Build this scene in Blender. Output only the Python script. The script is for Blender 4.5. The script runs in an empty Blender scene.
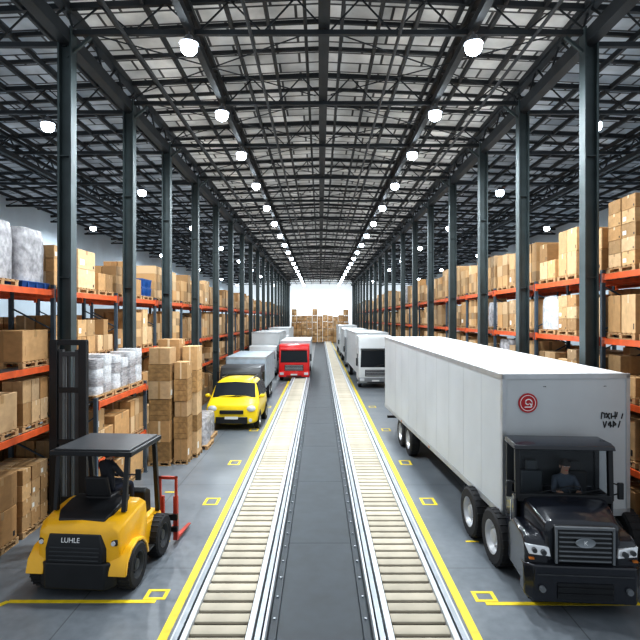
import bpy, bmesh, math, random
import numpy as np
from mathutils import Vector, Matrix
random.seed(7)
R=math.radians
sc=bpy.context.scene
COL=sc.collection
sc.view_settings.view_transform='Standard'
try: sc.view_settings.look='Medium High Contrast'
except Exception as ex: print('look',ex)
sc.view_settings.exposure=0.12

# ------------------------------------------------------------ materials
def mat(name,col,rough=0.5,metal=0.0,var=0.0,scale=3.0,bump=0.0,emit=None,es=0.0,rnd=None,coat=0.0,bscale=None,hue=0,spec=None):
    m=bpy.data.materials.new(name); m.use_nodes=True
    nt=m.node_tree; N=nt.nodes; L=nt.links
    b=N['Principled BSDF']
    b.inputs['Base Color'].default_value=(*col,1)
    b.inputs['Roughness'].default_value=rough
    b.inputs['Metallic'].default_value=metal
    if spec is not None: b.inputs['Specular IOR Level'].default_value=spec
    if coat: b.inputs['Coat Weight'].default_value=coat
    if emit is not None:
        b.inputs['Emission Color'].default_value=(*emit,1); b.inputs['Emission Strength'].default_value=es
    out=None
    if var>0 or bump>0:
        tc=N.new('ShaderNodeTexCoord'); nz=N.new('ShaderNodeTexNoise'); nz.inputs['Scale'].default_value=scale
        nz.inputs['Detail'].default_value=6
        L.new(tc.outputs['Object'],nz.inputs['Vector'])
        if var>0:
            cr=N.new('ShaderNodeMapRange'); cr.inputs['From Min'].default_value=.3; cr.inputs['From Max'].default_value=.7
            cr.inputs['To Min'].default_value=1-var; cr.inputs['To Max'].default_value=1+var
            L.new(nz.outputs['Fac'],cr.inputs['Value'])
            out=cr.outputs['Result']
        if bump>0:
            bp=N.new('ShaderNodeBump'); bp.inputs['Strength'].default_value=bump; bp.inputs['Distance'].default_value=.02
            if bscale:
                nz2=N.new('ShaderNodeTexNoise'); nz2.inputs['Scale'].default_value=bscale; L.new(tc.outputs['Object'],nz2.inputs['Vector'])
                L.new(nz2.outputs['Fac'],bp.inputs['Height'])
            else: L.new(nz.outputs['Fac'],bp.inputs['Height'])
            L.new(bp.outputs['Normal'],b.inputs['Normal'])
    if rnd:
        if rnd[0]=='obj':
            o=N.new('ShaderNodeObjectInfo').outputs['Random']
        else: o=N.new('ShaderNodeNewGeometry').outputs['Random Per Island']
        mr=N.new('ShaderNodeMapRange'); mr.inputs['To Min'].default_value=rnd[1]; mr.inputs['To Max'].default_value=rnd[2]
        L.new(o,mr.inputs['Value'])
        if out is None: out=mr.outputs['Result']
        else:
            mm=N.new('ShaderNodeMath'); mm.operation='MULTIPLY'; L.new(out,mm.inputs[0]); L.new(mr.outputs['Result'],mm.inputs[1]); out=mm.outputs[0]
    if out is not None:
        vm=N.new('ShaderNodeVectorMath'); vm.operation='SCALE'; vm.inputs[0].default_value=col
        if rnd and hue:
            wn=N.new('ShaderNodeTexWhiteNoise'); wn.noise_dimensions='1D'; L.new(o,wn.inputs['W'])
            rp=N.new('ShaderNodeValToRGB'); rp.color_ramp.elements[0].color=(.44,.245,.10,1); rp.color_ramp.elements[1].color=(.62,.43,.25,1)
            el=rp.color_ramp.elements.new(.5); el.color=(.53,.325,.15,1)
            L.new(wn.outputs['Value'],rp.inputs['Fac']); L.new(rp.outputs['Color'],vm.inputs[0])
        L.new(out,vm.inputs['Scale']); L.new(vm.outputs['Vector'],b.inputs['Base Color'])
    return m

STEEL=mat('column_steel',(.052,.070,.073),.5,.2,var=.25,scale=1.5)
TRUSS=mat('truss_steel',(.028,.033,.038),.55,.2,var=.2,scale=2)
PURL=mat('purlin_steel',(.04,.044,.048),.6,.1)
ORANGE=mat('rack_orange',(.60,.10,.025),.45,var=.2,scale=4)
RBLUE=mat('rack_upright_paint',(.07,.10,.13),.5,.2,var=.2)
WIRE=mat('rack_deck_wire',(.18,.18,.19),.5,.6)
CARD=mat('cardboard',(.60,.36,.16),.75,var=.12,scale=5,rnd=('obj',.58,1.12),hue=1)
CARD2=mat('cardboard_pile',(.60,.36,.16),.75,rnd=('isl',.5,1.1),hue=1)
TAPE=mat('packing_tape',(.36,.22,.10),.35)
TAPEL=mat('packing_tape_pale',(.68,.54,.36),.35)
LABEL=mat('paper_label',(.75,.73,.67),.6)
WOOD=mat('pallet_wood',(.44,.28,.14),.8,var=.3,scale=8)
WRAP=mat('stretch_wrap',(.58,.59,.61),.25,var=.3,scale=7,bump=.8,bscale=14)
WRAPG=mat('stretch_wrap_grey',(.38,.37,.38),.25,var=.45,scale=6,bump=.8,bscale=14)
BLUEP=mat('blue_plastic',(.012,.07,.24),.4)
YEL=mat('line_paint_yellow',(.78,.58,.02),.5,var=.15,scale=5)
FYEL=mat('forklift_yellow',(.90,.48,.012),.28,var=.05,scale=3,coat=.4)
CYEL=mat('car_yellow',(.80,.58,.012),.3,coat=.3)
BLK=mat('black_plastic',(.012,.013,.015),.4,var=.2)
BLKG=mat('black_gloss_paint',(.012,.014,.02),.22,coat=.35)
RUB=mat('tyre_rubber',(.018,.018,.02),.75,var=.2,scale=20)
CHR=mat('chrome',(.75,.76,.78),.18,1.0)
ALU=mat('aluminium',(.50,.52,.54),.4,.6,var=.1)
RIMW=mat('rim_grey',(.55,.56,.58),.35,.5)
WHT=mat('white_paint',(.56,.58,.59),.4,var=.06,scale=1.2)
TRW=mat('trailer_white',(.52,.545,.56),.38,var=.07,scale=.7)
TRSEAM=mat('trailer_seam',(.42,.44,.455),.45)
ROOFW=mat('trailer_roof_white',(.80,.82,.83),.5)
RED=mat('red_paint',(.60,.012,.012),.3,coat=.3)
DRED=mat('emblem_red',(.46,.015,.02),.4)
REDF=mat('fork_red',(.46,.05,.03),.45,var=.2)
GREYP=mat('grey_paint',(.16,.17,.18),.4,var=.1)
DGREY=mat('dark_grey_paint',(.05,.053,.057),.4,var=.15)
CONVR=mat('roller_cream',(.47,.42,.335),.8,var=.10,scale=2,rnd=('obj',.86,1.08),spec=.1)
RAILW=mat('conveyor_rail_white',(.52,.54,.56),.45,.1)
RAILS=mat('conveyor_rail_steel',(.28,.30,.32),.4,.5,var=.15)
DARKG=mat('dark_gap',(.012,.013,.015),.8,spec=.1)
BELT=mat('walkway_dark',(.020,.027,.034),.5,0,var=.25,scale=2.5,spec=.3)
BOLT=mat('bolt_steel',(.35,.37,.4),.35,.7)
GLASSD=mat('dark_glass',(.014,.018,.022),.22,0,spec=.25)
HEADL=mat('headlight_lens',(.62,.65,.68),.12,.4,emit=(1,1,1),es=.05)
AMB=mat('amber_lens',(.55,.17,.02),.3)
SKIN=mat('skin',(.48,.27,.18),.55)
CLOTH=mat('dark_cloth',(.03,.034,.045),.85,var=.2,scale=15)
CLOTH2=mat('navy_trousers',(.02,.025,.045),.85)
SHOE=mat('shoe_leather',(.015,.012,.01),.5)
HAIR=mat('dark_hair',(.015,.01,.008),.7)
EYE=mat('eye_white',(.8,.8,.8),.3)
SEATM=mat('seat_vinyl',(.02,.02,.022),.6)
LAMPB=mat('lamp_housing',(.25,.26,.28),.4,.5)
LENS=mat('lamp_lens',(1,1,1),.5,emit=(.80,.91,1.0),es=30)
TXTB=mat('ink_black',(.02,.02,.02),.6)
TXTW=mat('ink_white',(.85,.85,.85),.5)
WALLS=mat('wall_panel',(.62,.72,.80),.6,var=.08,scale=.5)
WALLB=mat('self_lit_wall_back_panel',(.82,.87,.9),.6,emit=(.86,.94,1),es=.55)  # emission added so the far wall looks flooded with light
PLATE=mat('number_plate',(.6,.61,.6),.4)
LBLUE=mat('pale_blue_tarp',(.36,.42,.47),.5,var=.15,scale=3)

def glass_mat():
    m=bpy.data.materials.new('clear_glass'); m.use_nodes=True; nt=m.node_tree; N=nt.nodes; L=nt.links
    N.clear(); o=N.new('ShaderNodeOutputMaterial'); t=N.new('ShaderNodeBsdfTransparent'); g=N.new('ShaderNodeBsdfGlossy')
    t.inputs['Color'].default_value=(.9,.93,.95,1); g.inputs['Roughness'].default_value=.05
    x=N.new('ShaderNodeMixShader'); x.inputs['Fac'].default_value=.012
    L.new(t.outputs[0],x.inputs[1]); L.new(g.outputs[0],x.inputs[2]); L.new(x.outputs[0],o.inputs['Surface']); return m
GLASS=glass_mat()

def floor_mat():
    m=bpy.data.materials.new('concrete_floor'); m.use_nodes=True; nt=m.node_tree; N=nt.nodes; L=nt.links
    b=N['Principled BSDF']; tc=N.new('ShaderNodeTexCoord')
    n1=N.new('ShaderNodeTexNoise'); n1.inputs['Scale'].default_value=.6; n1.inputs['Detail'].default_value=8
    n2=N.new('ShaderNodeTexNoise'); n2.inputs['Scale'].default_value=6; n2.inputs['Detail'].default_value=8
    L.new(tc.outputs['Object'],n1.inputs['Vector']); L.new(tc.outputs['Object'],n2.inputs['Vector'])
    cr=N.new('ShaderNodeValToRGB'); cr.color_ramp.elements[0].position=.3; cr.color_ramp.elements[0].color=(.10,.115,.13,1)
    cr.color_ramp.elements[1].position=.7; cr.color_ramp.elements[1].color=(.20,.217,.235,1)
    mx=N.new('ShaderNodeMix'); mx.data_type='FLOAT'; mx.inputs[0].default_value=.4
    L.new(n1.outputs['Fac'],mx.inputs[2]); L.new(n2.outputs['Fac'],mx.inputs[3]); L.new(mx.outputs[0],cr.inputs['Fac'])
    br=N.new('ShaderNodeTexBrick'); br.offset=0; br.inputs['Scale'].default_value=1; br.inputs['Brick Width'].default_value=4.2
    br.inputs['Row Height'].default_value=5.2; br.inputs['Mortar Size'].default_value=.012
    br.inputs['Color1'].default_value=(1,1,1,1); br.inputs['Color2'].default_value=(.96,.96,.96,1); br.inputs['Mortar'].default_value=(.5,.5,.5,1)
    L.new(tc.outputs['Object'],br.inputs['Vector'])
    mm=N.new('ShaderNodeMix'); mm.data_type='RGBA'; mm.blend_type='MULTIPLY'; mm.inputs[0].default_value=1
    L.new(cr.outputs['Color'],mm.inputs[6]); L.new(br.outputs['Color'],mm.inputs[7]); L.new(mm.outputs[2],b.inputs['Base Color'])
    mr=N.new('ShaderNodeMapRange'); mr.inputs['To Min'].default_value=.24; mr.inputs['To Max'].default_value=.5
    L.new(n2.outputs['Fac'],mr.inputs['Value']); L.new(mr.outputs['Result'],b.inputs['Roughness'])
    return m
FLOORM=floor_mat()

def deck_mat(name,c1,c2,mort,em):
    m=bpy.data.materials.new(name); m.use_nodes=True; nt=m.node_tree; N=nt.nodes; L=nt.links
    b=N['Principled BSDF']; b.inputs['Roughness'].default_value=.6; tc=N.new('ShaderNodeTexCoord')
    br=N.new('ShaderNodeTexBrick'); br.offset=0.5; br.inputs['Scale'].default_value=1; br.inputs['Brick Width'].default_value=1.3
    br.inputs['Row Height'].default_value=.62; br.inputs['Mortar Size'].default_value=.04; br.inputs['Bias'].default_value=-.1
    br.inputs['Color1'].default_value=(*c1,1); br.inputs['Color2'].default_value=(*c2,1); br.inputs['Mortar'].default_value=(*mort,1)
    L.new(tc.outputs['Object'],br.inputs['Vector'])
    nz=N.new('ShaderNodeTexNoise'); nz.inputs['Scale'].default_value=.9; nz.inputs['Detail'].default_value=5; L.new(tc.outputs['Object'],nz.inputs['Vector'])
    mr=N.new('ShaderNodeMapRange'); mr.inputs['From Min'].default_value=.3; mr.inputs['From Max'].default_value=.7; mr.inputs['To Min'].default_value=.65; mr.inputs['To Max'].default_value=1.25
    L.new(nz.outputs['Fac'],mr.inputs['Value'])
    vm=N.new('ShaderNodeVectorMath'); vm.operation='SCALE'; L.new(br.outputs['Color'],vm.inputs[0]); L.new(mr.outputs['Result'],vm.inputs['Scale'])
    L.new(vm.outputs['Vector'],b.inputs['Base Color']); L.new(vm.outputs['Vector'],b.inputs['Emission Color']); b.inputs['Emission Strength'].default_value=em  # sheet colour is also emitted, so the roof glows by itself
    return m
DECK=deck_mat('self_lit_roof_sheet',(.58,.585,.57),(.36,.37,.365),(.05,.05,.05),.42)  # nave sheets: emission added to make the roof underside look lit
DECKS=deck_mat('self_lit_side_roof_sheet',(.33,.375,.42),(.16,.195,.23),(.025,.028,.032),.32)  # side bay sheets: weaker added emission brightens them as well

# ------------------------------------------------------------ mesh builder
class MB:
    def __init__(s): s.v=[]; s.f=[]; s.m=[]
    def add(s,vs,fs,mi=0):
        o=len(s.v); s.v+= [tuple(p) for p in vs]; s.f+=[tuple(i+o for i in f) for f in fs]; s.m+=[mi]*len(fs); return s
    def hexa(s,p,mi=0):
        return s.add(p,[(0,3,2,1),(4,5,6,7),(0,1,5,4),(1,2,6,5),(2,3,7,6),(3,0,4,7)],mi)
    def box(s,x0,x1,y0,y1,z0,z1,mi=0):
        return s.hexa([(x0,y0,z0),(x1,y0,z0),(x1,y1,z0),(x0,y1,z0),(x0,y0,z1),(x1,y0,z1),(x1,y1,z1),(x0,y1,z1)],mi)
    def bar(s,p0,p1,w,h=None,mi=0):
        h=h or w; p0=Vector(p0); p1=Vector(p1); d=(p1-p0).normalized()
        up=Vector((0,0,1)) if abs(d.z)<.95 else Vector((0,1,0))
        a=d.cross(up).normalized()*w/2; b=a.cross(d).normalized()*h/2
        return s.hexa([p0-a-b,p0+a-b,p0+a+b,p0-a+b,p1-a-b,p1+a-b,p1+a+b,p1-a+b],mi)
    def cyl(s,p0,p1,r,r2=None,n=14,mi=0):
        r2=r if r2 is None else r2; p0=Vector(p0); p1=Vector(p1); d=(p1-p0).normalized()
        up=Vector((0,0,1)) if abs(d.z)<.95 else Vector((0,1,0))
        a=d.cross(up).normalized(); b=a.cross(d).normalized(); vs=[]
        for i in range(n):
            t=2*math.pi*i/n; u=a*math.cos(t)+b*math.sin(t); vs.append(p0+u*r); 
        for i in range(n):
            t=2*math.pi*i/n; u=a*math.cos(t)+b*math.sin(t); vs.append(p1+u*r2)
        fs=[(i,(i+1)%n,n+(i+1)%n,n+i) for i in range(n)]+[tuple(range(n))[::-1],tuple(range(n,2*n))]
        return s.add(vs,fs,mi)
    def lathe(s,c,prof,n=28,mi=0,axis='x'):
        vs=[];fs=[];k=len(prof)
        for i in range(n):
            t=2*math.pi*i/n
            for (r,a) in prof:
                if axis=='x': vs.append((c[0]+a,c[1]+r*math.cos(t),c[2]+r*math.sin(t)))
                elif axis=='z': vs.append((c[0]+r*math.cos(t),c[1]+r*math.sin(t),c[2]+a))
                else: vs.append((c[0]+r*math.cos(t),c[1]+a,c[2]+r*math.sin(t)))
        for i in range(n):
            j=(i+1)%n
            for q in range(k-1): fs.append((i*k+q,i*k+q+1,j*k+q+1,j*k+q))
        return s.add(vs,fs,mi)
    def loft(s,secs,mi=0,cap=True):
        n=len(secs[0]); vs=[p for q in secs for p in q]; fs=[]
        for k in range(len(secs)-1):
            for i in range(n): fs.append((k*n+i,k*n+(i+1)%n,(k+1)*n+(i+1)%n,(k+1)*n+i))
        if cap: fs.append(tuple(range(n))[::-1]); fs.append(tuple(range((len(secs)-1)*n,len(secs)*n)))
        return s.add(vs,fs,mi)
    def prof(s,pts,x0,x1,mi=0):
        return s.loft([[(x0,y,z) for y,z in pts],[(x1,y,z) for y,z in pts]],mi)
    def sphere(s,c,rx,ry,rz,n=12,m=8,mi=0,t0=0,t1=math.pi):
        vs=[];fs=[]
        for a in range(m+1):
            ph=t0+(t1-t0)*a/m
            for i in range(n):
                t=2*math.pi*i/n
                vs.append((c[0]+rx*math.sin(ph)*math.cos(t),c[1]+ry*math.sin(ph)*math.sin(t),c[2]+rz*math.cos(ph)))
        for a in range(m):
            for i in range(n): fs.append((a*n+i,a*n+(i+1)%n,(a+1)*n+(i+1)%n,(a+1)*n+i))
        return s.add(vs,fs,mi)
    def mesh(s,name,mats,recalc=True,sharp=35):
        me=bpy.data.meshes.new(name); me.from_pydata(s.v,[],s.f)
        for m in mats: me.materials.append(m)
        me.polygons.foreach_set('material_index',s.m)
        if recalc:
            bm=bmesh.new(); bm.from_mesh(me); bmesh.ops.remove_doubles(bm,verts=bm.verts,dist=1e-6); bmesh.ops.recalc_face_normals(bm,faces=bm.faces); bm.to_mesh(me); bm.free()
        me.polygons.foreach_set('use_smooth',[True]*len(me.polygons))
        me.set_sharp_from_angle(angle=R(sharp)); me.update(); return me
def put(name,me,parent=None,loc=(0,0,0),rot=(0,0,0),scl=(1,1,1)):
    o=bpy.data.objects.new(name,me); COL.objects.link(o); o.location=loc; o.rotation_euler=rot; o.scale=scl
    if parent: o.parent=parent
    return o
def part(name,mb,mats,parent=None,loc=(0,0,0),rot=(0,0,0),bevel=0,seg=2,sub=0,label=None,sharp=35):
    if not isinstance(mats,(list,tuple)): mats=[mats]
    o=put(name,mb.mesh(name,mats,sharp=sharp),parent,loc,rot)
    if bevel:
        b=o.modifiers.new('bevel','BEVEL'); b.width=bevel; b.segments=seg; b.limit_method='ANGLE'; b.angle_limit=R(35)
    if sub:
        q=o.modifiers.new('sub','SUBSURF'); q.levels=sub; q.render_levels=sub
    if label: o['label']=label
    return o
def tag(o,label,cat,group=None,kind=None):
    o['label']=label; o['category']=cat
    if group:o['group']=group
    if kind:o['kind']=kind
    return o
def empty(name,loc,rz=0,label='',cat='',group=None):
    o=bpy.data.objects.new(name,None); COL.objects.link(o); o.location=loc; o.rotation_euler=(0,0,rz); o.empty_display_size=.3
    return tag(o,label,cat,group)
def text(name,body,size,m,parent,loc,rot=(R(90),0,0),ext=.004):
    cu=bpy.data.curves.new(name,'FONT'); cu.body=body; cu.size=size; cu.extrude=ext; cu.align_x='CENTER'; cu.align_y='CENTER'
    t=bpy.data.objects.new('tmp',cu); COL.objects.link(t); bpy.context.view_layer.update()
    me=bpy.data.meshes.new_from_object(t.evaluated_get(bpy.context.evaluated_depsgraph_get())); bpy.data.objects.remove(t)
    me.materials.clear(); me.materials.append(m)
    return put(name,me,parent,loc,rot)

# ------------------------------------------------------------ camera / world
cam=bpy.data.cameras.new('camera'); co=bpy.data.objects.new('camera',cam); COL.objects.link(co)
co.location=(0,0,5); co.rotation_euler=(R(90),0,0); cam.lens=29.25; cam.sensor_width=36; cam.shift_y=-.003; cam.clip_end=400
sc.camera=co
w=bpy.data.worlds.new('world'); sc.world=w; w.use_nodes=True
w.node_tree.nodes['Background'].inputs[0].default_value=(.84,.92,1,1); w.node_tree.nodes['Background'].inputs[1].default_value=.62

YF=110.0
TY=[12.95,17.2,21.4,26.3,31.5,36.7]
while TY[-1]+5.3<YF-1: TY.append(TY[-1]+5.3)
LX,RX=-6.3,6.7
def roofz(x): return 13.25-.045*abs(x)
# ------------------------------------------------------------ structure
f=part('floor',MB().box(-19,19,-3,YF,-.2,0),FLOORM); f['kind']='structure'
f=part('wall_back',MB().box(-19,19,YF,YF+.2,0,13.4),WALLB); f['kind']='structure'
f=part('wall_left',MB().box(-19.2,-19,10,YF,0,12.5),WALLS); f['kind']='structure'
f=part('wall_right',MB().box(19,19.2,10,YF,0,12.5),WALLS); f['kind']='structure'
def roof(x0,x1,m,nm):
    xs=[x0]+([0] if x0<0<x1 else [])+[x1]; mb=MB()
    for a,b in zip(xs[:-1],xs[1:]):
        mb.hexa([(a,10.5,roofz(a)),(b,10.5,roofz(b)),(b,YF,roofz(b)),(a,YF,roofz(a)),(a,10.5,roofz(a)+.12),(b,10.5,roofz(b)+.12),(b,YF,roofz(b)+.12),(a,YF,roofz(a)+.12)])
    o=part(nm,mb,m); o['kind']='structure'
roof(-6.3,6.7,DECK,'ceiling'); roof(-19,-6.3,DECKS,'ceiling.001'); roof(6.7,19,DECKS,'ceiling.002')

# columns
mb=MB(); h=12.2
mb.box(-.17,-.125,-.15,.15,0.03,h); mb.box(.125,.17,-.15,.15,0.03,h); mb.box(-.125,.125,-.015,.015,.03,h)
for z in (3,6,9): mb.box(-.125,.125,-.14,.14,z,z+.02)
cme=mb.mesh('steel_column',[STEEL])
bp=MB().box(-.27,.27,-.25,.25,0,.03)
for a in(-.21,.21):
    for b in (-.2,.2): bp.cyl((a,b,.03),(a,b,.07),.02,n=8)
bpm=bp.mesh('base_plate',[STEEL])
for x in (LX,RX):
    for y in TY:
        c=put('steel_column',cme,None,(x,y,0)); tag(c,'tall dark grey-green steel I-section column beside pallet racking','column','steel roof columns')
        put('base_plate',bpm,c)
        k=MB().bar((0,0,11.5),((.6 if x<0 else -.6),0,12.0),.07); part('knee_brace',k,STEEL,c)

# trusses
def seg(mb,x0,x1,zb,y,n):
    mb['b'].bar((x0,y,zb),(x1,y,zb),.11,.12)
    xs=[x0+(x1-x0)*i/n for i in range(n+1)]
    for i in range(n):
        a,b=xs[i],xs[i+1]; mid=(a+b)/2
        mb['w'].bar((a,y,zb),(mid,y,roofz(mid)-.24),.035); mb['w'].bar((mid,y,roofz(mid)-.24),(b,y,zb),.035)
tm={'b':MB(),'w':MB(),'t':MB()}
seg(tm,LX,RX,12.1,0,8); seg(tm,-19,LX,11.8,0,7); seg(tm,RX,19,11.8,0,7)
for a,b in ((-19,0),(0,19)): tm['t'].bar((a,0,roofz(a)-.22),(b,0,roofz(b)-.22),.12,.14)
MTb,MTw,MTt=[tm[k].mesh(n,[TRUSS]) for k,n in (('b','bottom_chord'),('w','truss_web'),('t','top_chord'))]
for y in TY:
    e=empty('roof_truss',(0,y,0),0,'dark steel lattice truss spanning under the roof','roof truss','roof trusses')
    put('bottom_chord',MTb,e); put('truss_web',MTw,e); put('top_chord',MTt,e)
jm=MB()
for a,b in ((-19,0),(0,19)): jm.bar((a,0,roofz(a)-.06),(b,0,roofz(b)-.06),.09,.10)
jme=jm.mesh('roof_joist',[PURL])
Y2=[11.2]+TY+[YF-.5]
for a,b in zip(Y2[:-1],Y2[1:]):
    for t in ((.33,.67) if b-a>3 else (.5,)):
        tag(put('roof_joist',jme,None,(0,a+(b-a)*t,0)),'thin dark steel joist under the roof sheeting','roof joist','roof joists')
x=-18.4
while x<19:
    mb=MB().bar((x,10.5,roofz(x)-.2),(x,YF-.3,roofz(x)-.2),.09,.16)
    tag(part('roof_purlin',mb,PURL),'long dark steel purlin under the roof sheeting','purlin','roof purlins'); x+=1.0
def girder(x,zb,zt,w,lab,nm='roof_girder',sp=.8):
    e=empty(nm,(x,0,0),0,lab,'girder','long roof girders')
    part('bottom_chord',MB().bar((0,10.5,zb),(0,YF-.3,zb),w,w*1.2),TRUSS,e)
    part('top_chord',MB().bar((0,10.5,zt),(0,YF-.3,zt),w*.8,w*.8),TRUSS,e)
    mb=MB(); y=10.5
    while y<YF-2: mb.bar((0,y,zb),(0,y+sp,zt),.045); mb.bar((0,y+sp,zt),(0,y+2*sp,zb),.045); y+=2*sp
    part('girder_web',mb,TRUSS,e)
for x in (LX,RX): girder(x,11.95,12.72,.28,'long dark lattice girder joining the column heads')
for x in (-12.5,12.7): girder(x,11.6,12.3,.16,'long dark lattice girder under the side bay roof')
tag(part('ridge_beam',MB().bar((.1,10.5,12.4),(.1,YF-.3,12.4),.28,.40),TRUSS),'thick dark ridge beam along the hall centre','beam')
for x in (-3.2,3.75):
    girder(x,12.1,12.6,.18,'long dark lattice girder carrying the lamps')
for x in (-1.7,1.95,-4.8,5.3):
    tag(part('sprinkler_pipe',MB().cyl((x,10.5,11.97),(x,YF-.4,11.97),.045,n=8),PURL),'thin dark sprinkler pipe under the roof','pipe','sprinkler pipes')
for i in range(0,len(TY)-1):
    y0,y1=TY[i]+.25,TY[i+1]-.25
    for (a,b) in ((LX+.35,-.15),(0.35,RX-.35),):
        mb=MB().cyl((a,y0,12.25),(b,y1,12.25),.018,n=6).cyl((b,y0,12.287),(a,y1,12.287),.018,n=6)
        tag(part('cross_bracing',mb,TRUSS),'crossed thin steel bracing rods between trusses','bracing','roof cross bracing')

# lamps
hm=MB().lathe((0,0,0),[(.001,.24),(.09,.24),(.12,.16),(.22,.07),(.24,.04),(.20,.04),(.001,.06)],24,axis='z').cyl((0,0,.23),(0,0,.38),.02,n=6)
hme=hm.mesh('lamp_housing',[LAMPB]); lme=MB().sphere((0,0,-.06),.20,.20,.17,20,12,0,.35,math.pi).mesh('lamp_lens',[LENS])
def lamp(x,y,z,p,s=1.0):
    o=put('high_bay_lamp',hme,None,(x,y,z),(0,0,0),(s,s,s)); tag(o,'round high-bay lamp hanging from the roof, lit white','lamp','high-bay lamps')
    put('lamp_lens',lme,o)
    if p>0:
        l=bpy.data.lights.new('lamp_light','AREA'); l.shape='DISK'; l.size=.5; l.energy=p; l.color=(.88,.95,1)
        q=bpy.data.objects.new('lamp_light',l); COL.objects.link(q); q.parent=o; q.location=(0,0,-.28)
for i,y in enumerate(TY):
    for x in (-3.2,3.75): lamp(x,y-.25,11.65,[520,470,330,270,240,225][i] if i<6 else 205,1.0)
    if i%2==1:
        for x in (-9.0,9.1): lamp(x,y,11.38,350 if i<5 else 280,1.0)
    if i%3==2:
        for x in (-16,16): lamp(x,y,11.38,330,1.0)

# ------------------------------------------------------------ floor markings
def strip(x0,x1,y0,y1,grp='yellow floor lines'):
    tag(part('floor_marking',MB().box(x0,x1,y0,y1,0.0005,.006),YEL),'yellow painted line on the concrete floor','floor marking',grp)
strip(-2.53,-2.38,6.5,106); strip(2.38,2.53,6.5,106)
strip(-5.5,-2.9,9.12,9.22); strip(2.9,5.6,9.05,9.15)
def bracket(x0,x1,y0,y1,w=.09):
    mb=MB().box(x0,x1,y0,y0+w,.0005,.006).box(x0,x1,y1-w,y1,.0005,.006).box(x0,x0+w,y0+w,y1-w,.0005,.006).box(x1-w,x1,y0+w,y1-w,.0005,.006)
    tag(part('floor_marking',mb,YEL),'yellow painted open rectangle on the concrete floor','floor marking','yellow bracket marks')
for y in (9.23,13.9,17.7,23,29): bracket(-3.15,-2.75,y,y+.55 if y>10 else y+.35,.07)
for y in (9.16,13.9,17.7,23,29): bracket(2.75,3.15,y,y+.55 if y>10 else y+.35,.07)
mb=MB().bar((-5.5,9.17,.003),(-6.1,8.3,.003),.1,.005); tag(part('floor_marking',mb,YEL),'yellow painted diagonal line on the concrete floor','floor marking')
mb=MB().bar((5.6,9.1,.003),(6.3,8.3,.003),.1,.005); tag(part('floor_marking',mb,YEL),'yellow painted diagonal line on the concrete floor','floor marking')
for (x,y) in ((-3.0,7.9),(3.0,7.9),(-3.4,11.6),(3.3,11.6),(-4.2,14.9)): strip(x-.04 if x>0 else x-.25,x+.25 if x>0 else x+.04,y,y+.07)

# ------------------------------------------------------------ conveyors and walkway
def slat(mb,x0,x1,y,zt):
    pts=[(-.122,.0),(-.122,.012),(-.11,.034),(-.07,.044),(.07,.044),(.11,.034),(.122,.012),(.122,.0)]
    mb.prof([(y+a,zt-.044+b) for a,b in pts],x0,x1)
def conveyor(sg,y1):
    e=empty('roller_conveyor',(0,0,0),0,'long low roller conveyor with cream rollers and white steel side rails','conveyor','roller conveyors')
    y0=6.4
    X=lambda a,b:(min(sg*a,sg*b),max(sg*a,sg*b))
    def r(nm,items):
        mb=MB(); ms=[]
        for (a,b,z0,z1,m) in items:
            if m not in ms: ms.append(m)
            x0,x1=X(a,b); mb.box(x0,x1,y0,y1,z0,z1,ms.index(m))
        part(nm,mb,ms,e)
    r('conveyor_bed',[(.84,2.10,0.01,.26,DARKG)])
    r('inner_rail',[(.80,.835,.01,.40,RAILW),(.835,.865,.26,.38,DARKG),(.865,.945,.26,.40,RAILS),(.985,1.075,.26,.41,RAILW),(1.075,1.095,.26,.33,DARKG)])
    r('outer_rail',[(1.93,2.01,.26,.40,RAILW),(2.055,2.13,.26,.38,RAILS),(2.13,2.165,.01,.36,RAILW),(2.165,2.20,.01,.28,DARKG)])
    xa,xb=X(1.10,1.925)
    rm=MB(); slat(rm,xa,xb,0,.345); rme=rm.mesh('roller',[CONVR])
    SP=.31; n=int((y1-y0)/SP)
    for i in range(min(n,100)): put('roller',rme,e,(0,y0+.15+i*SP,0))
    if n>100:
        big=MB()
        for i in range(100,n): slat(big,xa,xb,y0+.15+i*SP,.345)
        o=part('rollers',big,CONVR,e); o['kind']='stuff'
conveyor(-1,40.3); conveyor(1,104)
e=empty('centre_walkway',(0,0,0),0,'dark steel cover strip with bolted plates between the conveyors','walkway')
mb=MB().box(-.78,.78,6.4,104,.02,.17,1); y=6.9
while y<103:
    mb.box(-.66,.66,y,min(y+4.19,104),.17,.20); y+=4.2
mb.box(-.66,.66,6.4,6.89,.17,.20)
part('cover_plates',mb,[BELT,DARKG],e)
mb=MB().box(-.785,-.66,6.4,104,.17,.25).box(.66,.785,6.4,104,.17,.25); part('edge_rail',mb,BELT,e)
mb=MB(); y=6.9
while y<60:
    for s in(-1,1): mb.cyl((s*.72,y,.25),(s*.72,y,.27),.022,n=6)
    y+=.65
part('bolts',mb,BOLT,e)

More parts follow.
